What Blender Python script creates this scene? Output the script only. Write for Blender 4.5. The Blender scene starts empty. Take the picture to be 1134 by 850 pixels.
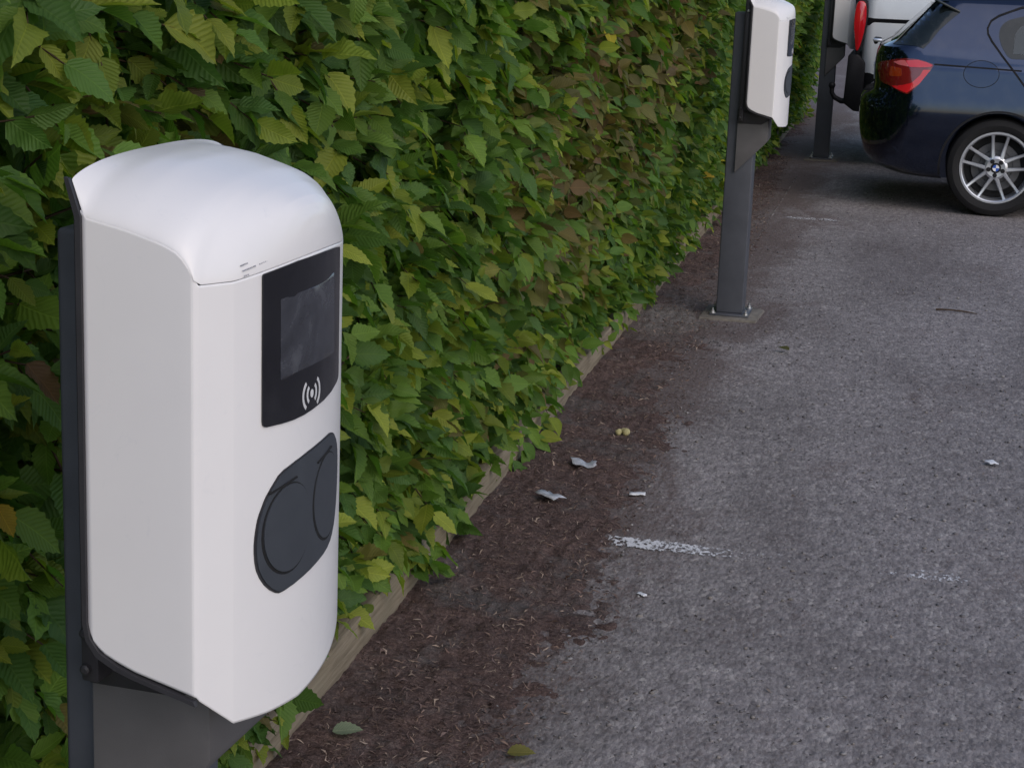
import bpy, bmesh, math, random
import numpy as np
from mathutils import Vector, Matrix, noise
from mathutils.bvhtree import BVHTree
from mathutils.geometry import delaunay_2d_cdt

random.seed(7)
rng = np.random.default_rng(11)
scene = bpy.context.scene
COL = scene.collection
PI = math.pi

# ------------------------------------------------------------------ camera
YAW, PIT, ROL, CAM_H, FPX = .2138, .2399, .0387, 1.68, 2050.0
c, s = math.cos(YAW), math.sin(YAW)
fwd = Vector((-s * math.cos(PIT), c * math.cos(PIT), -math.sin(PIT)))
r0 = Vector((c, s, 0))
u0 = r0.cross(fwd)
right = math.cos(ROL) * r0 + math.sin(ROL) * u0
upv = -math.sin(ROL) * r0 + math.cos(ROL) * u0
cam_d = bpy.data.cameras.new('camera')
cam = bpy.data.objects.new('camera', cam_d)
COL.objects.link(cam)
m3 = Matrix((right, upv, -fwd)).transposed()
cam.matrix_world = Matrix.Translation((0, 0, CAM_H)) @ m3.to_4x4()
cam_d.sensor_width = 36
cam_d.lens = FPX / 1134 * 36
cam_d.clip_start = .05
cam_d.clip_end = 2000
scene.camera = cam

# ------------------------------------------------------------------ world, sun, exposure
SUN_EL, SUN_AZ = math.radians(38), math.radians(136)      # azimuth measured from +Y towards +X
w = bpy.data.worlds.new('World')
scene.world = w
w.use_nodes = True
wn = w.node_tree
bg = wn.nodes['Background']
sky = wn.nodes.new('ShaderNodeTexSky')
sky.sky_type = 'NISHITA'
sky.sun_disc = False
sky.sun_elevation = SUN_EL
sky.sun_rotation = SUN_AZ
sky.air_density = 1.0
sky.dust_density = 1.6
sky.ozone_density = 1.0
wn.links.new(sky.outputs[0], bg.inputs[0])
bg.inputs[1].default_value = .095
sd = bpy.data.lights.new('sun', 'SUN')
sd.energy = .54
sd.angle = math.radians(80)
sd.color = (1, .90, .85)
so = bpy.data.objects.new('sun', sd)
COL.objects.link(so)
sdir = Vector((math.sin(SUN_AZ) * math.cos(SUN_EL), math.cos(SUN_AZ) * math.cos(SUN_EL), math.sin(SUN_EL)))
so.rotation_euler = sdir.to_track_quat('Z', 'Y').to_euler()
so.location = (3, -3, 6)
vs = scene.view_settings
vs.view_transform = 'Standard'
vs.look = 'None'
vs.gamma = 1
vs.use_curve_mapping = False
vs.exposure = .86

# ------------------------------------------------------------------ helpers
def tag(o, label=None, cat=None, group=None, kind=None):
    if label: o['label'] = label
    if cat: o['category'] = cat
    if group: o['group'] = group
    if kind: o['kind'] = kind
    return o


def empty(name, loc=(0, 0, 0), rz=0):
    o = bpy.data.objects.new(name, None)
    o.empty_display_size = .1
    COL.objects.link(o)
    o.location = loc
    o.rotation_euler = (0, 0, rz)
    return o


def link(name, me, mat, parent=None, smooth=None):
    o = bpy.data.objects.new(name, me)
    COL.objects.link(o)
    if mat is not None:
        me.materials.clear()
        me.materials.append(mat)
    if smooth is not None:
        me.shade_smooth()
        me.set_sharp_from_angle(angle=math.radians(smooth))
    if parent is not None:
        o.parent = parent
    return o


def from_bm(name, bm, mat, parent=None, smooth=35):
    bmesh.ops.recalc_face_normals(bm, faces=bm.faces[:])
    me = bpy.data.meshes.new(name)
    bm.to_mesh(me)
    bm.free()
    return link(name, me, mat, parent, smooth)


def from_np(name, V, F, mat, parent=None, k=4, smooth=True):
    me = bpy.data.meshes.new(name)
    V = np.ascontiguousarray(V, dtype=np.float32)
    F = np.ascontiguousarray(F, dtype=np.int32)
    me.vertices.add(len(V))
    me.vertices.foreach_set('co', V.ravel())
    me.loops.add(F.size)
    me.loops.foreach_set('vertex_index', F.ravel())
    me.polygons.add(len(F))
    me.polygons.foreach_set('loop_start', np.arange(0, F.size, k, dtype=np.int32))
    me.update(calc_edges=True)
    if smooth:
        me.shade_smooth()
    o = bpy.data.objects.new(name, me)
    COL.objects.link(o)
    if mat is not None:
        me.materials.append(mat)
    if parent is not None:
        o.parent = parent
    return o


def bm_box(bm, lo, hi, bevel=0, seg=2):
    mtx = Matrix.Translation([(a + b) / 2 for a, b in zip(lo, hi)]) @ Matrix.Diagonal([b - a for a, b in zip(lo, hi)] + [1])
    g = bmesh.ops.create_cube(bm, size=1, matrix=mtx)
    if bevel:
        es = list({e for v in g['verts'] for e in v.link_edges})
        bmesh.ops.bevel(bm, geom=es, offset=bevel, segments=seg, affect='EDGES', profile=.5)
    return bm


def bm_prism(bm, pts, axis, a, b, bevel=0):
    """pts: 2-D outline, extruded along axis from a to b (axis 1: pts are x,z; axis 2: x,y; axis 0: y,z)"""
    def P(p, t):
        return {0: (t, p[0], p[1]), 1: (p[0], t, p[1]), 2: (p[0], p[1], t)}[axis]
    A = [bm.verts.new(P(p, a)) for p in pts]
    B = [bm.verts.new(P(p, b)) for p in pts]
    n = len(pts)
    fs = [bm.faces.new(A), bm.faces.new(B[::-1])]
    for i in range(n):
        fs.append(bm.faces.new((A[i], A[(i + 1) % n], B[(i + 1) % n], B[i])))
    bmesh.ops.recalc_face_normals(bm, faces=fs)
    if bevel:
        es = list({e for f in fs for e in f.edges if e.calc_face_angle(0) > .6})
        bmesh.ops.bevel(bm, geom=es, offset=bevel, segments=2, affect='EDGES', profile=.5)
    return bm


def bm_tube(bm, pts, rad, n=8, caps=True):
    pts = [Vector(p) for p in pts]
    rads = rad if isinstance(rad, (list, tuple)) else [rad] * len(pts)
    rings = []
    ref = Vector((0, 0, 1))
    for i, p in enumerate(pts):
        t = (pts[min(i + 1, len(pts) - 1)] - pts[max(i - 1, 0)]).normalized()
        a = t.cross(ref)
        if a.length < 1e-3: a = t.cross(Vector((1, 0, 0)))
        a.normalize()
        b = t.cross(a)
        rings.append([bm.verts.new(p + rads[i] * (math.cos(2 * PI * k / n) * a + math.sin(2 * PI * k / n) * b)) for k in range(n)])
    for R1, R2 in zip(rings, rings[1:]):
        for k in range(n):
            bm.faces.new((R1[k], R1[(k + 1) % n], R2[(k + 1) % n], R2[k]))
    if caps:
        bm.faces.new(rings[0][::-1])
        bm.faces.new(rings[-1])
    return bm


def bm_lathe(bm, prof, n=48, axis='y', centre=(0, 0, 0), closed=False):
    """prof: (radius, offset along axis)"""
    cx, cy, cz = centre
    rings = []
    for r, h in prof:
        ring = []
        for k in range(n):
            a = 2 * PI * k / n
            if axis == 'y':
                ring.append(bm.verts.new((cx + r * math.cos(a), cy + h, cz + r * math.sin(a))))
            else:
                ring.append(bm.verts.new((cx + r * math.cos(a), cy + r * math.sin(a), cz + h)))
        rings.append(ring)
    prs = list(zip(rings, rings[1:])) + ([(rings[-1], rings[0])] if closed else [])
    for A, B in prs:
        for k in range(n):
            bm.faces.new((A[k], A[(k + 1) % n], B[(k + 1) % n], B[k]))
    if not closed:
        for ring, (r, h) in ((rings[0], prof[0]), (rings[-1], prof[-1])):
            if r > 1e-4: bm.faces.new(ring)
    return bm


def smooth_poly(pts, n=4):
    """closed Catmull-Rom through the points"""
    out = []
    L = len(pts)
    for i in range(L):
        p0, p1, p2, p3 = (Vector(pts[(i + k - 1) % L]) for k in range(4))
        for j in range(n):
            t = j / n
            out.append(tuple(.5 * ((2 * p1) + (p2 - p0) * t + (2 * p0 - 5 * p1 + 4 * p2 - p3) * t * t + (3 * p1 - p0 - 3 * p2 + p3) * t ** 3)))
    return out


def round_poly(pts, rad, n=5):
    out = []
    L = len(pts)
    for i in range(L):
        p = Vector(pts[i]); a = Vector(pts[i - 1]) - p; b = Vector(pts[(i + 1) % L]) - p
        r_ = rad[i] if isinstance(rad, (list, tuple)) else rad
        d = min(r_, a.length * .49, b.length * .49)
        if d < 1e-5:
            out.append(tuple(p)); continue
        A = p + a.normalized() * d; B = p + b.normalized() * d
        for j in range(n + 1):
            t = j / n
            out.append(tuple((1 - t) ** 2 * A + 2 * t * (1 - t) * p + t * t * B))
    return out


def inside(p, poly):
    x, y = p; r_ = False
    for i in range(len(poly)):
        x1, y1 = poly[i]; x2, y2 = poly[i - 1]
        if (y1 > y) != (y2 > y) and x < (x2 - x1) * (y - y1) / (y2 - y1) + x1: r_ = not r_
    return r_


def patch(name, outline, fn, proud, depth, step, mat, parent, smooth=40, rim=0):
    """a thin closed slab that follows a surface: fn(a, b, h) -> point at height h over the surface"""
    xs = [p[0] for p in outline]; ys = [p[1] for p in outline]
    pts = [Vector(p) for p in outline]
    n = len(pts)
    a = min(xs) + step * .5
    while a < max(xs):
        b = min(ys) + step * .5
        while b < max(ys):
            if inside((a, b), outline) and min((Vector((a, b)) - q).length for q in pts) > step * .35:
                pts.append(Vector((a, b)))
            b += step
        a += step
    V, E_, F, _, _, _ = delaunay_2d_cdt(pts, [(i, (i + 1) % n) for i in range(n)], [], 1, 1e-6)
    bm = bmesh.new()
    top = [bm.verts.new(fn(v[0], v[1], proud)) for v in V]
    for f in F:
        try: bm.faces.new([top[i] for i in f])
        except ValueError: pass
    be = [e for e in bm.edges if e.is_boundary]
    vs_ = {v for e in be for v in e.verts}
    low = {}
    idx = {v: i for i, v in enumerate(top)}
    for v in vs_:
        q = V[idx[v]]
        low[v] = bm.verts.new(fn(q[0], q[1], proud - depth))
    for e in be:
        bm.faces.new((e.verts[0], e.verts[1], low[e.verts[1]], low[e.verts[0]]))
    loose = [v for v in bm.verts if not v.link_faces]
    bmesh.ops.delete(bm, geom=loose, context='VERTS')
    return from_bm(name, bm, mat, parent, smooth)


def copy_tree(o, parent=None):
    c_ = o.copy()
    COL.objects.link(c_)
    if parent is not None: c_.parent = parent
    for ch in [x for x in o.children]:
        copy_tree(ch, c_)
    return c_


# ------------------------------------------------------------------ materials
class N:
    def __init__(self, name):
        self.m = bpy.data.materials.new(name)
        self.m.use_nodes = True
        self.t = self.m.node_tree
        self.b = self.t.nodes['Principled BSDF']
        self.out = self.t.nodes['Material Output']

    def n(self, typ, **kw):
        x = self.t.nodes.new(typ)
        for k, v in kw.items():
            if k in x.inputs.keys(): x.inputs[k].default_value = v
            else: setattr(x, k, v)
        return x

    def l(self, a, b): self.t.links.new(a, b)

    def coord(self, out='Object'):
        return self.n('ShaderNodeTexCoord').outputs[out]

    def noise(self, scale, detail=4, rough=.55, vec=None, dist=0):
        x = self.n('ShaderNodeTexNoise')
        x.inputs['Scale'].default_value = scale
        x.inputs['Detail'].default_value = detail
        x.inputs['Roughness'].default_value = rough
        x.inputs['Distortion'].default_value = dist
        if vec is not None: self.l(vec, x.inputs['Vector'])
        return x

    def ramp(self, fac, stops):
        x = self.n('ShaderNodeValToRGB')
        el = x.color_ramp.elements
        while len(el) < len(stops): el.new(.5)
        for e, (p, col) in zip(el, stops):
            e.position = p
            e.color = (*col, 1) if not isinstance(col, (int, float)) else (col, col, col, 1)
        self.l(fac, x.inputs[0])
        return x.outputs[0]

    def mix(self, fac, a, b, mode='MIX'):
        x = self.n('ShaderNodeMix', data_type='RGBA', blend_type=mode)
        for sock, v in ((x.inputs[0], fac), (x.inputs[6], a), (x.inputs[7], b)):
            if isinstance(v, (int, float)): sock.default_value = v
            elif isinstance(v, tuple): sock.default_value = (*v, 1)
            else: self.l(v, sock)
        return x.outputs[2]

    def math(self, op, a, b=0, clamp=False):
        x = self.n('ShaderNodeMath', operation=op, use_clamp=clamp)
        for sock, v in ((x.inputs[0], a), (x.inputs[1], b)):
            if isinstance(v, (int, float)): sock.default_value = v
            else: self.l(v, sock)
        return x.outputs[0]

    def mrange(self, v, a, b, c_=0, d=1):
        x = self.n('ShaderNodeMapRange')
        self.l(v, x.inputs[0])
        for i, q in enumerate((a, b, c_, d)): x.inputs[i + 1].default_value = q
        return x.outputs[0]

    def bump(self, h, strength, dist, prev=None):
        x = self.n('ShaderNodeBump')
        x.inputs['Strength'].default_value = strength
        x.inputs['Distance'].default_value = dist
        self.l(h, x.inputs['Height'])
        if prev is not None: self.l(prev, x.inputs['Normal'])
        return x.outputs[0]

    def base(self, v):
        if isinstance(v, tuple): self.b.inputs['Base Color'].default_value = (*v, 1)
        else: self.l(v, self.b.inputs['Base Color'])

    def set(self, **kw):
        for k, v in kw.items():
            sck = self.b.inputs[k.replace('_', ' ')]
            if isinstance(v, (int, float)): sck.default_value = v
            else: self.l(v, sck)
        return self


def simple(name, col, rough=.5, metal=0, spec=.5, var=.12, vscale=30, bump=0, bscale=200, coat=0):
    k = N(name)
    co = k.coord()
    nz = k.noise(vscale, 5, .6, co)
    lo = tuple(x * (1 - var) for x in col); hi = tuple(min(1, x * (1 + var)) for x in col)
    k.base(k.ramp(nz.outputs[0], [(.3, lo), (.7, hi)]))
    k.set(Roughness=k.mrange(nz.outputs[0], .3, .7, rough * .9, min(1, rough * 1.1)), Metallic=metal, Specular_IOR_Level=spec, Coat_Weight=coat)
    if bump:
        k.l(k.bump(k.noise(bscale, 3, .5, co).outputs[0], .5, bump), k.b.inputs['Normal'])
    return k.m


def m_white_plastic():
    k = N('white_enamel')
    co = k.coord()
    big = k.noise(6, 5, .6, co)
    smudge = k.noise(22, 6, .7, co, 1.5)
    col = k.ramp(big.outputs[0], [(.25, (.690, .672, .676)), (.75, (.725, .708, .710))])
    dirt = k.mrange(smudge.outputs[0], .60, .78, 0, .20)
    k.base(k.mix(dirt, col, (.42, .44, .5)))
    k.set(Roughness=k.mrange(smudge.outputs[0], .35, .75, .30, .44), Coat_Weight=.25, Coat_Roughness=.15)
    k.l(k.bump(k.noise(900, 2, .5, co).outputs[0], .06, .0004), k.b.inputs['Normal'])
    return k.m


def m_leaf():
    k = N('hornbeam_leaf')
    at = k.n('ShaderNodeAttribute', attribute_name='tint')
    uv = k.n('ShaderNodeUVMap', uv_map='leaf')
    sx = k.n('ShaderNodeSeparateXYZ'); k.l(uv.outputs[0], sx.inputs[0])
    ax = k.math('ABSOLUTE', k.math('SUBTRACT', sx.outputs[0], .5))
    ph = k.math('SUBTRACT', sx.outputs[1], k.math('MULTIPLY', ax, .95))
    wv = k.math('SINE', k.math('MULTIPLY', ph, 2 * PI * 11))
    vein = k.mrange(wv, .55, 1, 0, 1)
    rib = k.mrange(ax, .0, .018, 1, 0)
    both = k.math('MAXIMUM', rib, k.math('MULTIPLY', vein, .32))
    light = k.mix(1.0, at.outputs[0], (1.45, 1.35, 1.35), 'MULTIPLY')
    mott = k.noise(60, 3, .6, k.coord())
    base0 = k.mix(k.mrange(mott.outputs[0], .4, .7, 0, .35), at.outputs[0], k.mix(1.0, at.outputs[0], (.72, .78, .8), 'MULTIPLY'))
    colr = k.mix(both, base0, light)
    k.base(colr)
    k.set(Roughness=.52, Specular_IOR_Level=.24)
    h = k.math('ADD', k.math('MULTIPLY', wv, .5), k.math('MULTIPLY', rib, -1))
    nb = k.bump(h, .40, .0018)
    k.l(nb, k.b.inputs['Normal'])
    tr = k.n('ShaderNodeBsdfTranslucent')
    k.l(k.mix(1.0, colr, (1.5, 1.7, .7), 'MULTIPLY'), tr.inputs['Color'])
    ms = k.n('ShaderNodeMixShader')
    ms.inputs[0].default_value = .40
    k.l(k.b.outputs[0], ms.inputs[1]); k.l(tr.outputs[0], ms.inputs[2])
    k.l(ms.outputs[0], k.out.inputs[0])
    return k.m


def m_ground():
    k = N('worn_asphalt')
    co0 = k.coord()
    mpg = k.n('ShaderNodeMapping'); mpg.inputs['Scale'].default_value = (1, .5, 1); k.l(co0, mpg.inputs[0])
    co = mpg.outputs[0]
    v1 = k.n('ShaderNodeTexVoronoi'); v1.inputs['Scale'].default_value = 75; k.l(co, v1.inputs['Vector'])
    v2 = k.n('ShaderNodeTexVoronoi'); v2.inputs['Scale'].default_value = 170; k.l(co, v2.inputs['Vector'])
    fine = k.noise(260, 4, .7, co)
    mid = k.noise(28, 6, .68, co)
    big = k.noise(1.1, 5, .62, co, .6)
    stone = k.n('ShaderNodeSeparateColor'); k.l(v1.outputs['Color'], stone.inputs[0])
    stone2 = k.n('ShaderNodeSeparateColor'); k.l(v2.outputs['Color'], stone2.inputs[0])
    c0 = k.ramp(stone.outputs[0], [(.0, (.155, .140, .142)), (.5, (.205, .187, .189)), (.88, (.250, .230, .230)), (1, (.38, .355, .34))])
    c1 = k.ramp(stone2.outputs[1], [(.0, (.130, .118, .120)), (.6, (.208, .190, .192)), (1, (.30, .28, .272))])
    c2 = k.mix(.5, c0, c1)
    c3 = k.mix(1.0, c2, k.ramp(mid.outputs[0], [(.3, (.66, .65, .64)), (.5, (1.04, 1.04, 1.03)), (.72, (1.30, 1.29, 1.27))]), 'MULTIPLY')
    c4 = k.mix(1.0, c3, k.ramp(big.outputs[0], [(.3, (.70, .68, .68)), (.5, (1, 1, 1)), (.7, (1.2, 1.19, 1.2))]), 'MULTIPLY')
    pits = k.noise(60, 5, .65, co, 1.2)
    c4 = k.mix(k.mrange(pits.outputs[0], .53, .68, 0, .70), c4, (.075, .066, .066))
    # reddish organic crumbs blown over the asphalt, thickest by the hedge
    sx = k.n('ShaderNodeSeparateXYZ'); k.l(co0, sx.inputs[0])
    near = k.mrange(sx.outputs[0], -.90, -.48, .215, 0)
    st = k.noise(2.3, 6, .72, co, .8)
    crumb = k.noise(75, 5, .75, co)
    amt = k.math('ADD', k.math('ADD', near, k.math('MULTIPLY', crumb.outputs[0], .42)), k.math('MULTIPLY', st.outputs[0], .66))
    msk = k.mrange(amt, .585, .72, 0, .8)
    soilc = k.ramp(fine.outputs[0], [(.3, (.055, .040, .037)), (.6, (.12, .086, .078)), (.8, (.20, .155, .135))])
    k.base(k.mix(msk, c4, soilc))
    k.set(Roughness=.88, Specular_IOR_Level=.3)
    h = k.math('ADD', k.math('MULTIPLY', v1.outputs['Distance'], -1.0), k.math('MULTIPLY', fine.outputs[0], .5))
    b1 = k.bump(mid.outputs[0], .6, .012)
    b2 = k.bump(h, .6, .005, b1)
    k.l(b2, k.b.inputs['Normal'])
    return k.m


def m_soil():
    k = N('soil_and_mulch')
    co = k.coord()
    sq = k.n('ShaderNodeMapping'); sq.inputs['Scale'].default_value = (1, .45, 1); sq.inputs['Rotation'].default_value = (0, 0, .7); k.l(co, sq.inputs[0])
    sq2 = k.n('ShaderNodeMapping'); sq2.inputs['Scale'].default_value = (.4, 1, 1); sq2.inputs['Rotation'].default_value = (0, 0, .3); k.l(co, sq2.inputs[0])
    f = k.noise(150, 5, .75, sq.outputs[0]); f2 = k.noise(120, 5, .75, sq2.outputs[0])
    big = k.noise(5, 5, .65, co)
    fm = k.math('MULTIPLY', k.math('ADD', f.outputs[0], f2.outputs[0]), .5)
    cl = k.ramp(fm, [(.32, (.034, .024, .023)), (.46, (.085, .058, .053)), (.57, (.145, .103, .092)), (.68, (.27, .215, .18))])
    cl = k.mix(1.0, cl, k.ramp(big.outputs[0], [(.3, (.7, .7, .72)), (.7, (1.2, 1.15, 1.12))]), 'MULTIPLY')
    dust = k.noise(2.6, 5, .7, co, .7)
    cl = k.mix(k.mrange(dust.outputs[0], .50, .64, 0, .65), cl, k.ramp(f.outputs[0], [(.3, (.07, .066, .066)), (.7, (.17, .16, .155))]))
    pv = k.n('ShaderNodeVectorMath', operation='DISTANCE')
    mpp = k.n('ShaderNodeMapping'); mpp.inputs['Scale'].default_value = (1.7, .8, 0); k.l(co, mpp.inputs[0])
    k.l(mpp.outputs[0], pv.inputs[0]); pv.inputs[1].default_value = (-1.02 * 1.7, 8.2 * .8, 0)
    pn = k.math('ADD', pv.outputs['Value'], k.math('MULTIPLY', big.outputs[0], .5))
    cl = k.mix(k.mrange(pn, .42, .72, .8, 0), cl, k.ramp(f.outputs[0], [(.3, (.11, .104, .10)), (.7, (.26, .245, .235))]))
    k.base(cl)
    k.set(Roughness=.95, Specular_IOR_Level=.15)
    k.l(k.bump(fm, 1, .012), k.b.inputs['Normal'])
    return k.m


def m_paint_line(runs):
    """white road paint worn away to chips; runs = [(x0, x1, strength)]"""
    k = N('worn_road_paint')
    co = k.coord()
    sx = k.n('ShaderNodeSeparateXYZ'); k.l(co, sx.inputs[0])
    mpl = k.n('ShaderNodeMapping'); mpl.inputs['Scale'].default_value = (1, .55, 1); k.l(co, mpl.inputs[0]); co = mpl.outputs[0]
    n1 = k.noise(95, 6, .8, co); n2 = k.noise(9, 4, .6, co)
    vo = k.n('ShaderNodeTexVoronoi'); vo.inputs['Scale'].default_value = 120; k.l(co, vo.inputs['Vector'])
    sc = k.n('ShaderNodeSeparateColor'); k.l(vo.outputs['Color'], sc.inputs[0])
    cr = k.n('ShaderNodeValToRGB')
    x0, x1 = runs[0][0], runs[-1][0]
    el = cr.color_ramp.elements
    while len(el) < len(runs): el.new(.5)
    for e, (x, v) in zip(el, runs):
        e.position = (x - x0) / (x1 - x0); e.color = (v, v, v, 1)
    k.l(k.mrange(sx.outputs[0], x0, x1, 0, 1), cr.inputs[0])
    edge = k.mrange(k.math('ABSOLUTE', sx.outputs[1]), .035, .062, 0, .35)
    tot = k.math('ADD', k.math('ADD', k.math('MULTIPLY', n1.outputs[0], .9), k.math('MULTIPLY', n2.outputs[0], .35)), k.math('MULTIPLY', sc.outputs[0], .25))
    tot = k.math('SUBTRACT', k.math('ADD', tot, cr.outputs[0]), edge)
    msk = k.mrange(tot, .99, 1.10, 0, .95)
    k.base(k.ramp(n1.outputs[0], [(.3, (.50, .50, .52)), (.7, (.72, .72, .74))]))
    k.set(Roughness=.75, Alpha=msk)
    return k.m


def m_timber():
    k = N('weathered_timber')
    co = k.coord()
    mp = k.n('ShaderNodeMapping'); mp.inputs['Scale'].default_value = (14, .8, 14); k.l(co, mp.inputs[0])
    g = k.noise(6, 6, .65, mp.outputs[0], .4)
    bl = k.noise(3, 4, .6, co)
    cl = k.ramp(g.outputs[0], [(.3, (.13, .105, .075)), (.5, (.20, .165, .12)), (.7, (.26, .22, .165))])
    k.base(k.mix(k.mrange(bl.outputs[0], .5, .75, 0, .5), cl, (.16, .15, .10)))
    k.set(Roughness=.85, Specular_IOR_Level=.2)
    k.l(k.bump(g.outputs[0], .5, .004), k.b.inputs['Normal'])
    return k.m


def m_paint(name, col, metal=.5, rough=.28, coat=1.0, var=.05):
    k = N(name)
    co = k.coord()
    d = k.noise(9, 5, .65, co)
    k.base(k.mix(k.mrange(d.outputs[0], .45, .8, 0, .10), col, (.16, .15, .14)))
    k.set(Metallic=metal, Roughness=rough, Coat_Weight=coat, Coat_Roughness=k.mrange(d.outputs[0], .35, .7, .03, .09))
    return k.m


def m_glass_dark(name, col, rough=.06):
    k = N(name)
    nz = k.noise(7, 6, .7, k.coord(), .6)
    k.base(k.mix(k.mrange(nz.outputs[0], .5, .75, 0, .18), col, (.10, .10, .11)))
    k.set(Roughness=k.mrange(nz.outputs[0], .35, .75, rough, rough + .12), Specular_IOR_Level=.5)
    return k.m


def m_screen():
    k = N('smudge_and_reflection_glass')
    co = k.coord()
    a = k.noise(14, 6, .65, co, 1.2); b = k.noise(45, 5, .7, co, .5)
    t = k.math('ADD', k.math('MULTIPLY', a.outputs[0], .75), k.math('MULTIPLY', b.outputs[0], .25))
    k.base(k.ramp(t, [(.34, (.024, .025, .031)), (.54, (.042, .044, .054)), (.72, (.085, .088, .10))]))  # smudges, plus the pale haze of reflections painted into the base colour
    k.set(Roughness=k.mrange(t, .35, .7, .10, .4))
    return k.m


def m_window_glass():
    k = N('car_window_glass')
    tr = k.n('ShaderNodeBsdfTransparent'); tr.inputs[0].default_value = (.86, .92, .93, 1)
    gl = k.n('ShaderNodeBsdfGlossy'); gl.inputs['Roughness'].default_value = .03
    fr = k.n('ShaderNodeFresnel'); fr.inputs[0].default_value = 1.5
    ms = k.n('ShaderNodeMixShader')
    k.l(fr.outputs[0], ms.inputs[0]); k.l(tr.outputs[0], ms.inputs[1]); k.l(gl.outputs[0], ms.inputs[2])
    k.l(ms.outputs[0], k.out.inputs[0])
    return k.m


def m_lamp(name, col):
    k = N(name)
    co = k.coord()
    wv = k.n('ShaderNodeTexWave'); wv.inputs['Scale'].default_value = 55; wv.bands_direction = 'Z'; k.l(co, wv.inputs[0])
    k.base(k.mix(wv.outputs[0], col, tuple(x * .75 for x in col)))
    k.set(Roughness=.12, Coat_Weight=1, Coat_Roughness=.04)
    return k.m


M = dict(
    white=m_white_plastic(),
    anthracite=simple('anthracite_powder_coat', (.058, .063, .078), .50, 0, .5, .12, 14, .0004, 700),
    frame=simple('dark_grey_plastic', (.028, .027, .031), .5, 0, .4, .15, 20, .0002, 800),
    bracket=simple('grey_powder_coat', (.098, .094, .097), .55, 0, .45, .1, 12, .0004, 700),
    flap=simple('grey_socket_plastic', (.040, .045, .055), .48, 0, .4, .08, 30, .0002, 900),
    black_glass=m_glass_dark('black_display_glass', (.010, .010, .013)),
    screen=m_screen(),
    mark=simple('light_grey_print', (.55, .55, .56), .5),
    print_=simple('grey_print', (.30, .30, .33), .6),
    steel=simple('zinc_bolt', (.55, .56, .58), .35, .9),
    concrete=simple('concrete', (.15, .138, .122), .9, 0, .2, .3, 25, .006, 60),
    leaf=m_leaf(),
    twig=simple('twig_bark', (.060, .040, .026), .85, 0, .2, .3, 60, .001, 300),
    ground=m_ground(), soil=m_soil(), timber=m_timber(),
    navy=m_paint('navy_car_paint', (.012, .024, .058), .95, .12),
    car_white=m_paint('white_van_paint', (.66, .69, .72), 0, .35, .7),
    black_plastic=simple('black_plastic', (.009, .009, .011), .6, 0, .25, .2, 20, .0004, 500),
    gloss_black=m_glass_dark('gloss_black_trim', (.008, .012, .012), .05),
    rubber=simple('tyre_rubber', (.014, .014, .015), .8, 0, .25, .2, 40),
    alloy=simple('silver_alloy', (.50, .52, .56), .32, .75, .5, .06),
    brake=simple('brake_disc', (.10, .10, .105), .5, .7),
    red=m_lamp('red_lamp_lens', (.62, .012, .020)),
    dark_red=m_lamp('dark_red_lens', (.16, .008, .010)),
    amber=m_lamp('amber_lens', (.30, .035, .008)),
    pale_red=m_lamp('pale_red_lens', (.62, .14, .15)),
    glass=m_window_glass(),
    cabin=simple('dark_cabin_trim', (.012, .012, .013), .9),
    paper=simple('crumpled_paper', (.62, .63, .66), .8, 0, .2, .15, 60),
    foil=simple('dirty_plastic_scrap', (.36, .38, .42), .45, 0, .5, .3, 60),
    badge_blue=simple('badge_blue', (.02, .09, .42), .3),
    badge_white=simple('badge_white', (.75, .75, .76), .3),
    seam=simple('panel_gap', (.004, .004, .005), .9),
)

# ------------------------------------------------------------------ ground
def grid_mesh(name, xs, ys, zf, mat):
    X, Y = np.meshgrid(xs, ys)
    V = np.stack([X, Y, np.vectorize(zf)(X, Y)], -1).reshape(-1, 3)
    nx, ny = len(xs), len(ys)
    i = np.arange(nx - 1)[None, :] + nx * np.arange(ny - 1)[:, None]
    F = np.stack([i, i + 1, i + 1 + nx, i + nx], -1).reshape(-1, 4)
    return from_np(name, V, F, mat)


def merge_axis(a, b, n, far):
    core = np.linspace(a, b, n)
    ext = np.array(far, dtype=float)
    return np.concatenate([a - ext[::-1], core, b + ext])


def gz(x, y):
    if abs(x) > 6 or y < -2 or y > 24: return 0
    return .006 * noise.noise((x * 1.3, y * 1.1, 3.1)) + .003 * noise.noise((x * 4.3, y * 4.1, 7.7))


ground = grid_mesh('asphalt_ground', merge_axis(-4, 6, 80, [4, 20, 80, 400]), merge_axis(0, 24, 150, [4, 20, 80, 400]), gz, M['ground'])
tag(ground, kind='structure')

KERB_X = -1.185
edge_pts = [(-2, -.78), (3.2, -.80), (3.44, -.79), (4.0, -.77), (4.33, -.70), (4.97, -.79), (5.74, -.79), (6.73, -.85), (7.53, -.90), (9, -.92), (10.84, -.93), (13.4, -1.06), (16, -1.1), (25, -1.12)]


def soil_edge(y):
    for (a, p), (b, q) in zip(edge_pts, edge_pts[1:]):
        if a <= y <= b:
            t = (y - a) / (b - a)
            return p + (q - p) * t
    return -1.1


def sz(x, y):
    e = soil_edge(y) + .07 * noise.noise((0, y * 3.0, 1.5)) + .035 * noise.noise((x * 8, y * 9, 4.))
    t = e - x
    h = .014 * math.tanh(t * 5) if t > -.22 else -.03
    return gz(x, y) + h - .002 + .007 * noise.noise((x * 9, y * 9, .3)) + .008 * noise.noise((x * 28, y * 24, .9)) + .004 * noise.noise((x * 60, y * 50, 5.))


soil = grid_mesh('soil_strip', np.concatenate([np.linspace(-2.4, -1.3, 20), np.linspace(-1.25, -.45, 130)]), np.linspace(.6, 19, 1400), sz, M['soil'])
tag(soil, kind='structure')


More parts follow.
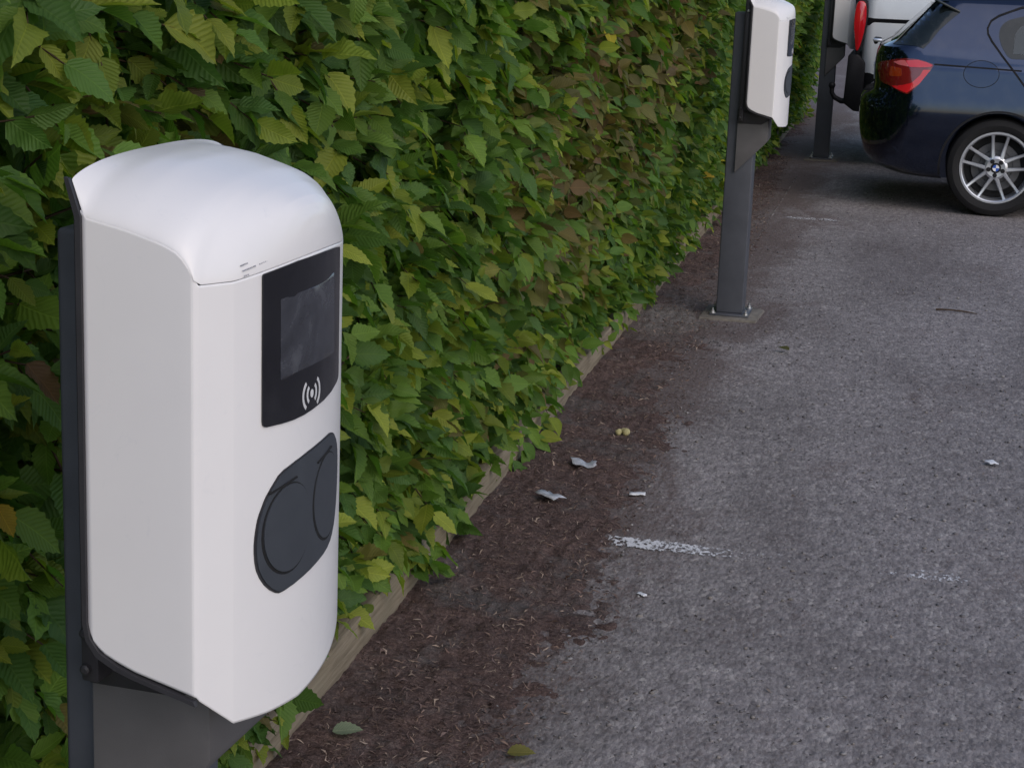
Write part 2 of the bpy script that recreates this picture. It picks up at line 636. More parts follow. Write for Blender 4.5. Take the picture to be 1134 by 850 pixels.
def painted_line(y, x0, x1, runs, wid=.115):
    xs = np.linspace(x0, x1, int((x1 - x0) / .03) + 2)
    ysl = np.linspace(-wid / 2, wid / 2, 6)
    o = grid_mesh('painted_line', xs, ysl, lambda a, b: gz(a, b + y) + .004, m_paint_line(runs))
    o.location = (0, y, 0)
    tag(o, kind='structure')
    return o


painted_line(4.972, -.80, 2.4, [(-.80, .10), (-.74, .36), (-.60, .33), (-.48, .22), (-.38, .12), (-.1, .06), (.02, .13), (.08, .22), (.17, .19), (.24, .08), (.5, -.1), (1.0, .05), (2.4, .0)])
painted_line(11.62, -.86, 2.2, [(-.86, -.1), (-.78, .24), (-.55, .26), (-.42, .05), (.3, -.2), (2.2, -.1)])

# ------------------------------------------------------------------ timber edging along the hedge
te = empty('timber_edging', (KERB_X, 1, 0))
tag(te, 'low weathered timber board edging the soil at the foot of the hedge', 'edging')
for i, (ya, yb) in enumerate(((.8, 4.6), (4.606, 8.4), (8.406, 12.2), (12.206, 16.0), (16.006, 19.5))):
    bm = bmesh.new()
    bm_box(bm, (-.048, ya - 1, -.05), (0, yb - 1, .10), .004)
    bmesh.ops.subdivide_edges(bm, edges=[e for e in bm.edges if e.calc_length() > 1], cuts=12)
    for v in bm.verts:
        v.co.x += -.012 + .006 * noise.noise((v.co.y * .9, i * 3., 0)) - .008 * (v.co.y - 3) / 6
        v.co.z += .005 * noise.noise((v.co.y * 1.3, 5 + i, 0))
    from_bm('board', bm, M['timber'], te, 40)

# ------------------------------------------------------------------ charging stations
XA, Y0, SP = -.7765, 1.6227, 6.596
W = .36


def Fr(y):
    y = min(y, W - y)
    if y <= .04: return .115 + .58 * max(y, 0)
    return .1382 + .42 * (y - .04) * (1 - (y - .04) / .28)


def Fs(y):
    e = .004
    return (Fr(y - e) + Fr(y + e)) / 2


def front(ly, z, h):
    e = .003
    sl = (Fr(ly + e) - Fr(ly - e)) / (2 * e)
    n_ = Vector((1, -sl, 0)).normalized()
    return Vector((Fr(ly), ly, z)) + n_ * h


def seam_z(ly):
    y = min(ly, W - ly)
    return 1.3425 + (.0115 * math.sin(PI * (ly - .04) / .28) if y > .04 else 0)


def interp(x, tab):
    if x <= tab[0][0]: return tab[0][1]
    for (a, p), (b, q) in zip(tab, tab[1:]):
        if x <= b: return p + (q - p) * (x - a) / (b - a)
    return tab[-1][1]


SIDE_TOP = [(-.02, 1.432), (0, 1.399), (.043, 1.391), (.08, 1.381), (.095, 1.3745), (.103, 1.368), (.111, 1.357), (.115, 1.3475)]
SIDE_BOT = [(-.004, .986), (-.002, .977), (.003, .967), (.013, .957), (.03, .949), (.048, .942), (.112, .926), (.115, .924)]
CREST = [(-.02, 1.4485), (.02, 1.4475), (.05, 1.4435), (.10, 1.430), (.13, 1.4185), (.15, 1.4085), (.158, 1.4015), (.163, 1.392), (.1662, 1.377), (.1673, 1.363), (.1678, 1.3545)]


def bottom_z(ly):
    return interp(ly, [(0, .924), (.04, .8845), (.09, .8795), (.143, .8780), (.187, .8850), (.23, .8920), (.266, .8990), (.32, .9120), (.36, .9300)])


def make_charger():
    root = empty('charging_station', (XA, Y0, 0))
    # post with foot
    bm = bmesh.new(); bm_box(bm, (-.09, .10, .0224), (.032, .23, 1.368), .006, 3)
    from_bm('post', bm, M['anthracite'], root)
    bm = bmesh.new(); bm_box(bm, (-.115, .065, .0122), (.062, .265, .0222), .003)
    bp = from_bm('base_plate', bm, M['anthracite'], root)
    for bx, by in ((-.102, .08), (.048, .08), (-.102, .25), (.048, .25)):
        bm = bmesh.new(); bm_lathe(bm, [(.015, .0223), (.015, .0252), (.009, .0252), (.009, .034), (.005, .0345), (.005, .045), (.0, .045)], 12, 'z', (bx, by, 0))
        from_bm('bolt', bm, M['steel'], bp, 30)
    bm = bmesh.new()
    bm_prism(bm, [(-.16, .015), (.10, .02), (.115, .30), (.05, .35), (-.15, .33)], 2, -.1, .012, .006)
    for v in bm.verts: v.co += .006 * Vector((noise.noise(v.co * 20), noise.noise(v.co * 20 + Vector((5, 0, 0))), 0))
    from_bm('concrete_footing', bm, M['concrete'], root)
    # bracket that carries the cabinet
    bm = bmesh.new()
    bm_prism(bm, [(-.046, .664), (-.046, .945), (-.005, .945), (.092, .925), (.092, .816), (.084, .802)], 1, .08, .25, .003)
    from_bm('bracket', bm, M['bracket'], root)
    bm = bmesh.new()
    bm_prism(bm, [(-.0475, .885), (-.0475, .950), (-.005, .950), (.094, .928), (.094, .905), (.06, .885)], 1, .077, .253, .002)
    from_bm('lower_tray', bm, M['frame'], root)
    # dark rear frame with lip and lower tray
    bm = bmesh.new()
    arch = [(.048, .90), (.048, 1.405), (.060, 1.428), (.085, 1.437), (.13, 1.441), (.18, 1.442)]
    arch += [(W - a, b) for a, b in arch[-2::-1]]
    bm_prism(bm, arch, 0, -.040, -.0195, .003)
    from_bm('rear_frame', bm, M['frame'], root, 30)
    bm = bmesh.new()
    inner = [(-.0193, 1.425), (-.0195, .950), (-.008, .946), (.03, .938), (.075, .926), (.105, .918), (.108, 1.345), (.09, 1.368), (.0, 1.39)]
    bm_prism(bm, inner, 1, .032, W - .032, .002)
    from_bm('housing', bm, M['frame'], root, 30)
    # lip that follows the white cover's rear edge
    for sy in (-.004, W - .002):
        bm = bmesh.new()
        path = [(-.0215, 1.4335), (-.002, 1.4), (-.003, .988), (.0, .972), (.010, .958), (.03, .947), (.048, .940), (.115, .9215)]
        outer = [(-.0270, 1.4345), (-.0080, 1.398), (-.0080, .988), (-.0045, .969), (.007, .9525), (.028, .9415), (.047, .935), (.117, .9165)]
        bm_prism(bm, path + outer[::-1], 1, sy, sy + .006)
        for v in bm.verts:
            if v.co.z > 1.4: v.co.y += (.014 if sy < .1 else -.014) * (v.co.z - 1.4) / .035
        from_bm('rear_lip', bm, M['frame'], root, 30)
    for sz_ in (1.378, .955, .915):
        bm = bmesh.new()
        bm_lathe(bm, [(.0, -.0065), (.003, -.0065), (.0055, -.005), (.006, -.0035), (.006, .002)], 12, 'y', (-.026 if sz_ > 1 else -.033, .0475, sz_))
        from_bm('screw', bm, M['steel'] if sz_ > 1 else M['frame'], root, 30)

    # white cover: left side, bevel strip, bowed front, right side
    prof = [(x, 0.) for x in np.linspace(-.004, .109, 18)] + [(.1118, .0002), (.1138, .0009), (.1152, .0022)]
    ys_ = list(np.linspace(.005, .034, 6)) + [.0385, .040, .0415] + list(np.linspace(.048, W / 2, 22))
    half = prof + [(Fr(y), y) for y in ys_]
    full = half + [(x, W - y) for x, y in half[-2::-1]]

    def zt(x, y):
        yy = min(y, W - y)
        if yy < .0023 and x < .1153: return interp(min(x, .115), SIDE_TOP)
        return seam_z(y)

    def zb(x, y):
        yy = min(y, W - y)
        if yy < .0023 and x < .1153: return interp(x, SIDE_BOT)
        return bottom_z(y)
    bm = bmesh.new()
    K = 26
    cols = []
    for x, y in full:
        a, b = zb(x, y), zt(x, y) - (.0001 if x < .1 else .0002)
        ts = np.concatenate([[0, .006], np.linspace(.03, .97, K - 4), [.994, 1]])
        cols.append([bm.verts.new((x, y, a + (b - a) * t)) for t in ts])
    for A, B in zip(cols, cols[1:]):
        for i in range(K - 1):
            bm.faces.new((A[i], B[i], B[i + 1], A[i + 1]))
    o = from_bm('cover', bm, M['white'], root, 7)
    sm = o.modifiers.new('thick', 'SOLIDIFY'); sm.thickness = .003; sm.offset = -1

    # hood: arched sections from the back edge to the front lip
    lxs = list(np.linspace(-.02, 0, 6)) + list(np.linspace(.008, .10, 14)) + [.104, .108, .111, .1135, .115] + [.1676 - .0506 * (1 - t) ** 2 for t in np.linspace(.02, 1, 44)]
    bm = bmesh.new()
    T = 56
    rows = []
    ycache = np.linspace(0, W / 2, 800)
    fc = np.array([Fs(y) for y in ycache])
    for lx in lxs:
        if lx <= .115:
            yl = 0.0 if lx >= 0 else .014 * (-lx / .02)
            ze = interp(lx, SIDE_TOP) + (0 if lx < .1 else .0002)
        else:
            yl = float(np.interp(lx, fc, ycache))
            ze = seam_z(yl) + .0006
        zc = max(interp(lx, CREST), ze + .0004)
        # rounded shoulders: exponent of the arch
        p, q = interp(lx, [(-.02, 2.9), (.06, 2.8), (.17, 2.6)]), interp(lx, [(-.02, .70), (.06, .70), (.17, .72)])
        row = []
        for i in range(T + 1):
            a = i / T
            uu = (1 - math.cos(PI * a)) - 1           # -1..1, denser at the shoulders
            ly = W / 2 + uu * (W / 2 - yl)
            h = (1 - abs(uu) ** p) ** q if abs(uu) < 1 else 0
            row.append(bm.verts.new((lx, ly, ze + (zc - ze) * h)))
        rows.append(row)
    for A, B in zip(rows, rows[1:]):
        for i in range(T):
            bm.faces.new((A[i], A[i + 1], B[i + 1], B[i]))
    bmesh.ops.remove_doubles(bm, verts=bm.verts[:], dist=.0002)
    o = from_bm('hood', bm, M['white'], root, 60)
    if sum(p_.normal.z for p_ in o.data.polygons) < 0:
        o.data.flip_normals()

    # display
    out = [(.0755, 1.1895), (.104, 1.1878), (.125, 1.1872), (.145, 1.1878), (.166, 1.1895), (.195, 1.1922), (.2205, 1.1955), (.245, 1.2000), (.2555, 1.2030), (.2555, 1.215), (.2535, 1.3465),
           (.225, 1.3500), (.1975, 1.3512), (.1333, 1.3508), (.100, 1.3478), (.0750, 1.3448)]
    out = round_poly(out, [.006] + [.001] * 7 + [.006, .004, .003, .001, .001, .001, .001, .003], 3)
    dp = patch('display_panel', out, front, .0020, .004, .009, M['black_glass'], root)
    patch('screen', round_poly([(.1015, 1.2330), (.2290, 1.2362), (.2240, 1.3240), (.1010, 1.3165)], .002, 2), front, .0024, .001, .009, M['screen'], dp)
    cxs, czs = .1622, 1.2072
    def arc(rx, rz, w_, a0, a1, n=12):
        o_ = [(cxs + rx * math.cos(a0 + (a1 - a0) * i / n), czs + rz * math.sin(a0 + (a1 - a0) * i / n)) for i in range(n + 1)]
        i_ = [(cxs + (rx - w_) * math.cos(a0 + (a1 - a0) * i / n), czs + (rz - w_ * 1.3) * math.sin(a0 + (a1 - a0) * i / n)) for i in range(n + 1)]
        return o_ + i_[::-1]
    q = math.radians(48)
    for oc in ([(cxs + .0034 * math.cos(2 * PI * i / 14), czs + .0045 * math.sin(2 * PI * i / 14)) for i in range(14)],
               arc(.0118, .0125, .0030, -q, q), arc(.0208, .0198, .0032, -q, q), arc(.0118, .0125, .0030, PI - q, PI + q), arc(.0208, .0198, .0032, PI - q, PI + q)):
        patch('contactless_symbol', oc, front, .0023, .0008, .02, M['mark'], dp)
    # socket panel
    out = [(.0684, 1.0608), (.0691, 1.0764), (.0726, 1.0935), (.0786, 1.1055), (.0848, 1.1152), (.0978, 1.1277), (.1119, 1.1360), (.1578, 1.1440), (.2044, 1.1475), (.2230, 1.1470), (.2395, 1.1410),
           (.2510, 1.1290), (.2560, 1.1130), (.2560, 1.0950), (.2530, 1.0720), (.2455, 1.0500), (.2325, 1.0330), (.2130, 1.0230), (.1830, 1.0175), (.1513, 1.0130), (.1137, 1.0085), (.0992, 1.0107), (.0825, 1.0238), (.0715, 1.0418)]
    sp = patch('socket_panel', smooth_poly(out, 2), front, .0022, .005, .008, M['flap'], root)
    patch('socket_panel_rim', [(.1625 + (a - .1625) * 1.03, 1.0777 + (b - 1.0777) * 1.028) for a, b in smooth_poly(out, 2)], front, .0008, .003, .01, M['frame'], sp)

    def lid(cx_, cz_, rx, rz, tip, depth):
        pts = []
        for i in range(40):
            a = 2 * PI * i / 40
            x_, z_ = rx * math.cos(a), rz * math.sin(a)
            pts.append((cx_ + x_, cz_ + z_))
        sc_ = patch('socket_cover', pts, front, depth, .003, .008, M['flap'], sp)
        patch('cover_gap_shadow', [(cx_ + (a - cx_) * 1.055 - .0004, cz_ + (b - cz_) * 1.05 - .0008) for a, b in pts], front, .0026, .0012, .01, M['seam'], sc_)  # dark joint, shifted down-left so it also paints the lid's crescent shadow
        # hinge tab at the top
        tb = round_poly([(cx_ - rx * .8, cz_ + rz * .93), (cx_ + rx * .30, cz_ + rz * 1.08), (cx_ + rx * .31, cz_ + rz * 1.12), (cx_ - rx * .8, cz_ + rz * .97)], .001, 2)
        patch('hinge', tb, front, .0040, .003, .02, M['seam'], sc_)
    lid(.1185, 1.0745, .0415, .0465, 1, .0038)
    lid(.2085, 1.0840, .0390, .0465, 1, .0032)
    # small printed rating label on the hood's left front corner
    for r_, (a, b) in enumerate((((.049, .058), (.071, .092)), ((.050, .068), (.073, .092)), ((.051, .056), None))):
        for seg in (a, b):
            if seg is None: continue
            x_ = seg[0]
            while x_ < seg[1]:
                w_ = .0006 + .0008 * random.random()
                z_ = 1.3560 - r_ * .0052 + .0022 * (x_ - .05) / .04 * 3
                def hf(a_, b_, h):
                    p_ = front(a_, b_, h); p_.x -= .004 * max(0, (b_ - 1.350) / .012); return p_
                patch('rating_print', [(x_, z_), (x_ + w_, z_ + .0002), (x_ + w_, z_ + .0014), (x_, z_ + .0012)], hf, .0014, .0006, .02, M['print_'], root)
                x_ += w_ + .0006 + .0009 * random.random()
    return root


ch0 = make_charger()
CH_GROUP = 'charging stations standing in a row along the hedge'
chs = [ch0]
ch0.rotation_euler = (0, 0, math.radians(-4))
for k_ in (1, 2):
    o = copy_tree(ch0)
    o.rotation_euler = (0, 0, 0)
    o.location = (XA + (0 if k_ == 1 else .004), Y0 + SP * k_, 0)
    chs.append(o)
for o, lb in zip(chs, ('large white charging station in front with dark screen, contactless mark and grey socket covers',
                       'white charging station seen side-on, its whole grey post and concrete foot in view',
                       'charging station with dark post beside the white van, behind the blue car')):
    tag(o, lb, 'charging station', CH_GROUP)

# ------------------------------------------------------------------ cars
def slice_loop(xr, xf, hw, rr, rf, nc=8, ns=30, ne=5):
    """half plan outline from rear centre to front centre on the -y side, then mirrored"""
    rr = min(rr, hw * .95, (xf - xr) * .45); rf = min(rf, hw * .95, (xf - xr) * .45)
    h = []
    for i in range(ne): h.append((xr + .02 * (i / ne) ** 2, -(hw - rr) * i / ne))
    for i in range(nc + 1):
        a = PI / 2 * i / nc
        h.append((xr + .02 + (rr - .02) * (1 - math.cos(a)), -(hw - rr) - rr * math.sin(a)))
    for i in range(1, ns):
        t = i / ns
        h.append((xr + rr + (xf - rf - xr - rr) * t, -hw))
    for i in range(nc + 1):
        a = PI / 2 * i / nc
        h.append((xf - rf + rf * math.sin(a), -(hw - rf) - rf * math.cos(a)))
    for i in range(1, ne + 1): h.append((xf + .0 * i, -(hw - rf) * (1 - i / ne)))
    return h + [(x, -y) for x, y in h[-2:0:-1]]


def body_mesh(slices, cuts):
    bm = bmesh.new()
    rings = [[bm.verts.new((x, y, z)) for x, y in slice_loop(xr, xf, hw, rr, rf)] for z, xr, xf, hw, rr, rf in slices]
    n = len(rings[0])
    for A, B in zip(rings, rings[1:]):
        for i in range(n):
            bm.faces.new((A[i], A[(i + 1) % n], B[(i + 1) % n], B[i]))
    bm.faces.new(rings[0][::-1]); bm.faces.new(rings[-1])
    bmesh.ops.recalc_face_normals(bm, faces=bm.faces[:])
    me = bpy.data.meshes.new('body'); bm.to_mesh(me); bm.free()
    bvh_bm = bmesh.new(); bvh_bm.from_mesh(me)
    bvh = BVHTree.FromBMesh(bvh_bm); bvh_bm.free()
    tmp = bpy.data.objects.new('tmp', me); COL.objects.link(tmp)
    cs = []
    for cb in cuts:
        bmesh.ops.recalc_face_normals(cb, faces=cb.faces[:])
        cm = bpy.data.meshes.new('cut'); cb.to_mesh(cm); cb.free()
        co_ = bpy.data.objects.new('cut', cm); COL.objects.link(co_); cs.append(co_)
        md = tmp.modifiers.new('b', 'BOOLEAN'); md.operation = 'DIFFERENCE'; md.object = co_; md.solver = 'EXACT'
    bpy.context.view_layer.update()
    res = bpy.data.meshes.new_from_object(tmp.evaluated_get(bpy.context.evaluated_depsgraph_get()))
    for o_ in cs + [tmp]: bpy.data.objects.remove(o_)
    return res, bvh


def side_fn(bvh, dirv=(0, 1, 0)):
    d = Vector(dirv).normalized()
    def fn(a, b, h):
        o_ = Vector((a, 0, b)) - d * 3
        hit, nrm, _, _ = bvh.ray_cast(o_, d)
        if hit is None:
            hit, nrm, _, _ = bvh.find_nearest(Vector((a, -.7, b)))
        if nrm.dot(d) > 0: nrm = -nrm
        return hit + nrm * h
    return fn


def strip(pts, w_):
    """outline of a thin line of width w_ along pts"""
    L, R_ = [], []
    for i, p in enumerate(pts):
        t = (Vector(pts[min(i + 1, len(pts) - 1)]) - Vector(pts[max(i - 1, 0)])).normalized()
        n_ = Vector((-t.y, t.x)) * w_ / 2
        L.append(tuple(Vector(p) + n_)); R_.append(tuple(Vector(p) - n_))
    return L + R_[::-1]


def cyl_cut(x, z, r_, y0, y1):
    cb = bmesh.new()
    bm_lathe(cb, [(r_, y0), (r_, y1)], 56, 'y', (x, 0, z))
    return cb


def make_wheel(parent, x, y, out, rtyre, rrim, spokes=True, rim_mat=None):
    """out: -1 when the outer face looks to -y"""
    wh = empty('wheel'); wh.parent = parent; wh.location = (x, y, rtyre)
    if out > 0: wh.rotation_euler = (0, 0, PI)
    bm = bmesh.new()
    R_, r_ = rtyre, rrim
    bm_lathe(bm, [(r_, .01), (r_ + .012, .0), (r_ + .03, -.006), ((R_ + r_) / 2, -.010), (R_ - .03, -.004), (R_ - .012, .008), (R_ - .003, .028), (R_, .06), (R_, .15), (R_ - .004, .185), (R_ - .02, .205), (r_, .205)], 72, closed=True)
    for v in bm.verts:                                         # tread blocks
        rr = math.hypot(v.co.x, v.co.z)
        if rr > R_ - .006 and v.co.y < .19:
            a = math.atan2(v.co.z, v.co.x)
            f_ = 1 - .006 * (int((a + PI) / (2 * PI) * 72) % 2)
            v.co.x *= f_; v.co.z *= f_
    from_bm('tyre', bm, M['rubber'], wh, 30)
    bm = bmesh.new()
    bm_lathe(bm, [(r_ - .028, .10), (r_ - .020, .02), (r_ - .016, .008), (r_ - .010, .003), (r_ + .001, .003), (r_ + .003, .008), (r_ + .001, .02), (r_ - .012, .11)], 72, closed=True)
    bm_lathe(bm, [(.0, .012), (.030, .012), (.060, .010), (.074, .018), (.076, .07), (.0, .07)], 36)
    if spokes:
        for k in range(5):
            a0 = math.radians(86.5 + 72 * k)
            for sgn in (-1, 1):
                ai, ao = a0 + sgn * math.radians(26), a0 + sgn * math.radians(13.3)
                pi_ = Vector((.058 * math.cos(ai), 0, .058 * math.sin(ai))); po = Vector(((r_ - .012) * math.cos(ao), 0, (r_ - .012) * math.sin(ao)))
                t = (po - pi_).normalized(); n_ = Vector((-t.z, 0, t.x))
                sec = []
                for f_, w_, yo, yb in ((0, .014, .012, .055), (.5, .0105, .020, .055), (.85, .0095, .014, .045), (1, .013, .008, .04)):
                    p = pi_ + (po - pi_) * f_
                    sec.append([bm.verts.new(p + n_ * w_ + Vector((0, yo + .006, 0))), bm.verts.new(p + n_ * w_ * .55 + Vector((0, yo, 0))), bm.verts.new(p - n_ * w_ * .55 + Vector((0, yo, 0))), bm.verts.new(p - n_ * w_ + Vector((0, yo + .006, 0))), bm.verts.new(p - n_ * w_ * .8 + Vector((0, yb, 0))), bm.verts.new(p + n_ * w_ * .8 + Vector((0, yb, 0)))])
                for A, B in zip(sec, sec[1:]):
                    for i in range(6): bm.faces.new((A[i], A[(i + 1) % 6], B[(i + 1) % 6], B[i]))
                bm.faces.new(sec[0]); bm.faces.new(sec[-1])
    else:
        bm_lathe(bm, [(.06, .02), (.1, .005), (.15, .012), (r_ - .015, .03), (r_ - .015, .05), (.06, .05)], 48)
    from_bm('rim', bm, rim_mat or M['alloy'], wh, 30)
    bm = bmesh.new()
    bm_lathe(bm, [(.0, .088), (.105, .088), (.108, .084), (.125, .084), (.155, .084), (.156, .10), (.0, .10)], 48)
    from_bm('brake_disc', bm, M['brake'], wh, 30)
    bm = bmesh.new(); bm_lathe(bm, [(0, .115), (r_ - .02, .115), (r_ - .02, .13), (0, .13)], 36)
    from_bm('wheel_back', bm, M['cabin'], wh, 30)
    if spokes:
        for k in range(5):
            a0 = math.radians(86.5 + 36 + 72 * k)
            bm = bmesh.new(); bm_lathe(bm, [(0, .02), (.011, .02), (.012, .0165), (.0145, .0165), (.0145, .012), (0, .0119)][::-1], 14, 'y', (.047 * math.cos(a0), -.004, .047 * math.sin(a0)))
            from_bm('wheel_bolt', bm, M['black_plastic'], wh, 30)
        # round hub emblem: dark ring, blue and white quarters
        bm = bmesh.new(); bm_lathe(bm, [(0, .004), (.030, .004), (.033, .007), (.033, .012), (0, .012)], 32)
        hb = from_bm('hub_emblem', bm, M['black_plastic'], wh, 30)
        for k in range(4):
            bm = bmesh.new()
            a0 = k * PI / 2
            pts = [(0, 0)] + [(.021 * math.cos(a0 + PI / 2 * i / 8), .021 * math.sin(a0 + PI / 2 * i / 8)) for i in range(9)]
            bm_prism(bm, pts, 1, .0025, .006)
            from_bm('emblem_quarter', bm, M['badge_blue'] if k % 2 else M['badge_white'], hb, 30)
    return wh


def make_hatchback():
    root = empty('parked_car', (.456, 12.245 + .885, 0))
    S_ = [  # z, rear x, front x, half width, rear radius, front radius
        (.205, -.50, 3.20, .70, .30, .3), (.225, -.66, 3.32, .80, .30, .3), (.25, -.74, 3.38, .835, .30, .35), (.29, -.82, 3.42, .855, .30, .4), (.36, -.875, 3.44, .870, .32, .45), (.46, -.905, 3.45, .880, .34, .5),
        (.52, -.915, 3.45, .884, .35, .5), (.58, -.919, 3.45, .8855, .35, .5), (.63, -.920, 3.44, .8855, .35, .5), (.66, -.918, 3.43, .8845, .35, .5), (.695, -.912, 3.42, .882, .35, .5), (.722, -.895, 3.41, .879, .34, .5), (.742, -.862, 3.40, .8765, .31, .5), (.760, -.838, 3.38, .874, .28, .5),
        (.80, -.832, 3.30, .869, .27, .5), (.86, -.836, 3.10, .861, .26, .5), (.905, -.838, 2.95, .855, .26, .5), (.925, -.838, 2.85, .853, .26, .5), (.935, -.838, 2.75, .850, .26, .5), (.97, -.834, 2.4, .844, .25, .5),
        (1.005, -.828, 2.12, .836, .24, .5), (1.045, -.812, 2.0, .826, .24, .5), (1.066, -.770, 1.96, .818, .24, .5), (1.09, -.722, 1.90, .808, .22, .5), (1.15, -.662, 1.76, .785, .2, .5), (1.22, -.595, 1.60, .755, .18, .5),
        (1.29, -.527, 1.42, .722, .17, .5), (1.335, -.485, 1.28, .695, .16, .45), (1.345, -.500, 1.24, .686, .16, .45), (1.375, -.485, 1.12, .655, .16, .4), (1.395, -.40, .98, .61, .2, .4), (1.412, -.22, .8, .5, .2, .3), (1.42, .0, .6, .3, .15, .2)]
    win = [(.015, 1.015), (-.035, 1.09), (-.055, 1.15), (-.048, 1.20), (-.01, 1.236), (.1, 1.268), (.5, 1.30), (.86, 1.305), (.90, 1.015)]
    win2 = [(.98, 1.04), (.96, 1.34), (1.22, 1.31), (1.62, 1.10), (1.66, 1.04)]
    cuts = [cyl_cut(0, .316, .352, -1.2, -.60), cyl_cut(0, .316, .352, .60, 1.2), cyl_cut(2.69, .316, .352, -1.2, -.60), cyl_cut(2.69, .316, .352, .60, 1.2)]
    for wp in (win, win2):
        ins = round_poly(wp, .03, 4)
        cb = bmesh.new(); bm_prism(cb, ins, 1, -1.3, 1.3); cuts.append(cb)
    me, bvh = body_mesh(S_, cuts)
    body = link('body', me, M['navy'], root, 28)
    fn = side_fn(bvh); fb = side_fn(bvh, (0, -1, 0))
    P = lambda *a, **k: patch(*a, **k)
    for f_ in (fn, fb):
        for wp in (win, win2):
            P('side_window', round_poly(wp, .03, 4), f_, .0015, .004, .06, M['glass'], root)
            i_ = round_poly(wp, .03, 4)
            # window trim: a strip along the outline
            P('window_trim', strip([p for p in i_] + [i_[0]], .014), f_, .004, .006, .03, M['gloss_black'], root)
        # rear quarter trim and edge of the rear screen
        P('rear_window_edge', [(-.715, 1.060), (-.52, 1.045), (-.485, 1.085), (-.43, 1.165), (-.35, 1.245), (-.315, 1.275), (-.39, 1.310), (-.47, 1.342)], f_, .003, .006, .03, M['gloss_black'], root)
    # rear screen seen from behind
    def rearfn(a, b, h):
        hit, nrm, _, _ = bvh.ray_cast(Vector((-3, a, b)), Vector((1, 0, 0)))
        if hit is None: hit, nrm = Vector((-.6, a, b)), Vector((-1, 0, 0))
        if nrm.x > 0: nrm = -nrm
        return hit + nrm * h
    P('rear_window', round_poly([(-.60, 1.075), (.60, 1.075), (.52, 1.325), (-.52, 1.325)], .05), rearfn, .003, .005, .07, M['gloss_black'], root)
    P('number_plate', round_poly([(-.26, .80), (.26, .80), (.26, .91), (-.26, .91)], .01), rearfn, .006, .008, .1, M['badge_white'], root)
    # roof spoiler with end fins
    bm = bmesh.new()
    bm_prism(bm, [(-.555, 1.345), (-.548, 1.360), (-.40, 1.392), (-.36, 1.385), (-.42, 1.350)], 1, -.60, .60, .004)
    from_bm('roof_spoiler', bm, M['navy'], root, 30)
    for sy in (-1, 1):
        bm = bmesh.new()
        bm_prism(bm, [(-.49, 1.352), (-.475, 1.362), (-.31, 1.288), (-.315, 1.272)], 1, min(sy * .735, sy * .665), max(sy * .735, sy * .665), .004)
        from_bm('spoiler_fin', bm, M['gloss_black'], root, 30)
    # tail lights wrapping the corners
    for f_ in (fn, fb):
        tl = P('tail_light', smooth_poly([(-.800, .93), (-.743, .955), (-.686, .970), (-.61, .979), (-.54, .975), (-.475, .958), (-.447, .945), (-.470, .905), (-.527, .822), (-.580, .768), (-.602, .757), (-.65, .772), (-.723, .806), (-.775, .828)], 2), f_, .004, .008, .025, M['dark_red'], root)
        P('upper_lens', round_poly([(-.625, .966), (-.55, .973), (-.485, .958), (-.452, .944), (-.47, .931), (-.54, .926), (-.60, .925)], .008, 3), f_, .0065, .004, .03, M['red'], tl)
        P('lower_lens', round_poly([(-.462, .914), (-.475, .898), (-.527, .824), (-.60, .763), (-.66, .782), (-.70, .800), (-.625, .812), (-.575, .828), (-.525, .880), (-.51, .914)], .008, 3), f_, .0065, .004, .03, M['red'], tl)
        P('clear_lens', round_poly([(-.70, .952), (-.655, .966), (-.627, .967), (-.602, .927), (-.66, .935)], .006, 3), f_, .0068, .004, .03, M['pale_red'], tl)
        P('amber_lens', round_poly([(-.715, .925), (-.645, .915), (-.640, .865), (-.72, .86)], .012, 3), f_, .0055, .003, .03, M['amber'], tl)
        # dark groove along the shoulder crease, door seam
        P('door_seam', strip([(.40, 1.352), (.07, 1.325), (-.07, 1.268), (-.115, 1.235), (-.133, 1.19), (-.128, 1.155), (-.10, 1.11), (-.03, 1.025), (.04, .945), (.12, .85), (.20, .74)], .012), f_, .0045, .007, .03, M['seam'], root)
        P('door_seam', strip([(.93, 1.04), (.94, .8), (.94, .3)], .008), f_, .0010, .003, .05, M['seam'], root)
        P('crease_groove', strip([(-.445, .951), (-.2, .9445), (.1, .9365)], .010), f_, .0025, .003, .05, M['seam'], root)
        P('door_handle', round_poly([(.72, .875), (.92, .88), (.92, .905), (.72, .90)], .012), f_, .02, .03, .05, M['navy'], root)
        P('sill_trim', round_poly([(.36, .225), (2.33, .225), (2.33, .275), (.36, .275)], .01), f_, .006, .01, .1, M['black_plastic'], root)
    cxf, czf = -.147, .905
    ff = P('fuel_flap_gap', [(cxf + .112 * math.cos(2 * PI * i / 48), czf + .086 * math.sin(2 * PI * i / 48)) for i in range(48)], fn, .0008, .002, .03, M['seam'], root)
    P('fuel_flap', [(cxf + .108 * math.cos(2 * PI * i / 48), czf + .082 * math.sin(2 * PI * i / 48)) for i in range(48)], fn, .0016, .002, .03, M['navy'], root)
    # wheel arch lips
    for x in (0, 2.69):
        for f_ in (fn, fb):
            a0, a1 = math.radians(-10), math.radians(190)
            o_ = [(x + .366 * math.cos(a0 + (a1 - a0) * i / 40), .316 + .366 * math.sin(a0 + (a1 - a0) * i / 40)) for i in range(41)]
            i_ = [(x + .353 * math.cos(a0 + (a1 - a0) * i / 40), .316 + .353 * math.sin(a0 + (a1 - a0) * i / 40)) for i in range(41)]
            P('arch_lip', o_ + i_[::-1], f_, .006, .010, .1, M['black_plastic'], root)
        for y in (-.855, .855):
            make_wheel(root, x, y, -1 if y < 0 else 1, .316, .228)
    # rear wiper arm and blade foot
    bm = bmesh.new(); bm_tube(bm, [(-.845, -.05, 1.035), (-.84, -.3, 1.07), (-.80, -.52, 1.082)], [.016, .012, .007], 8)
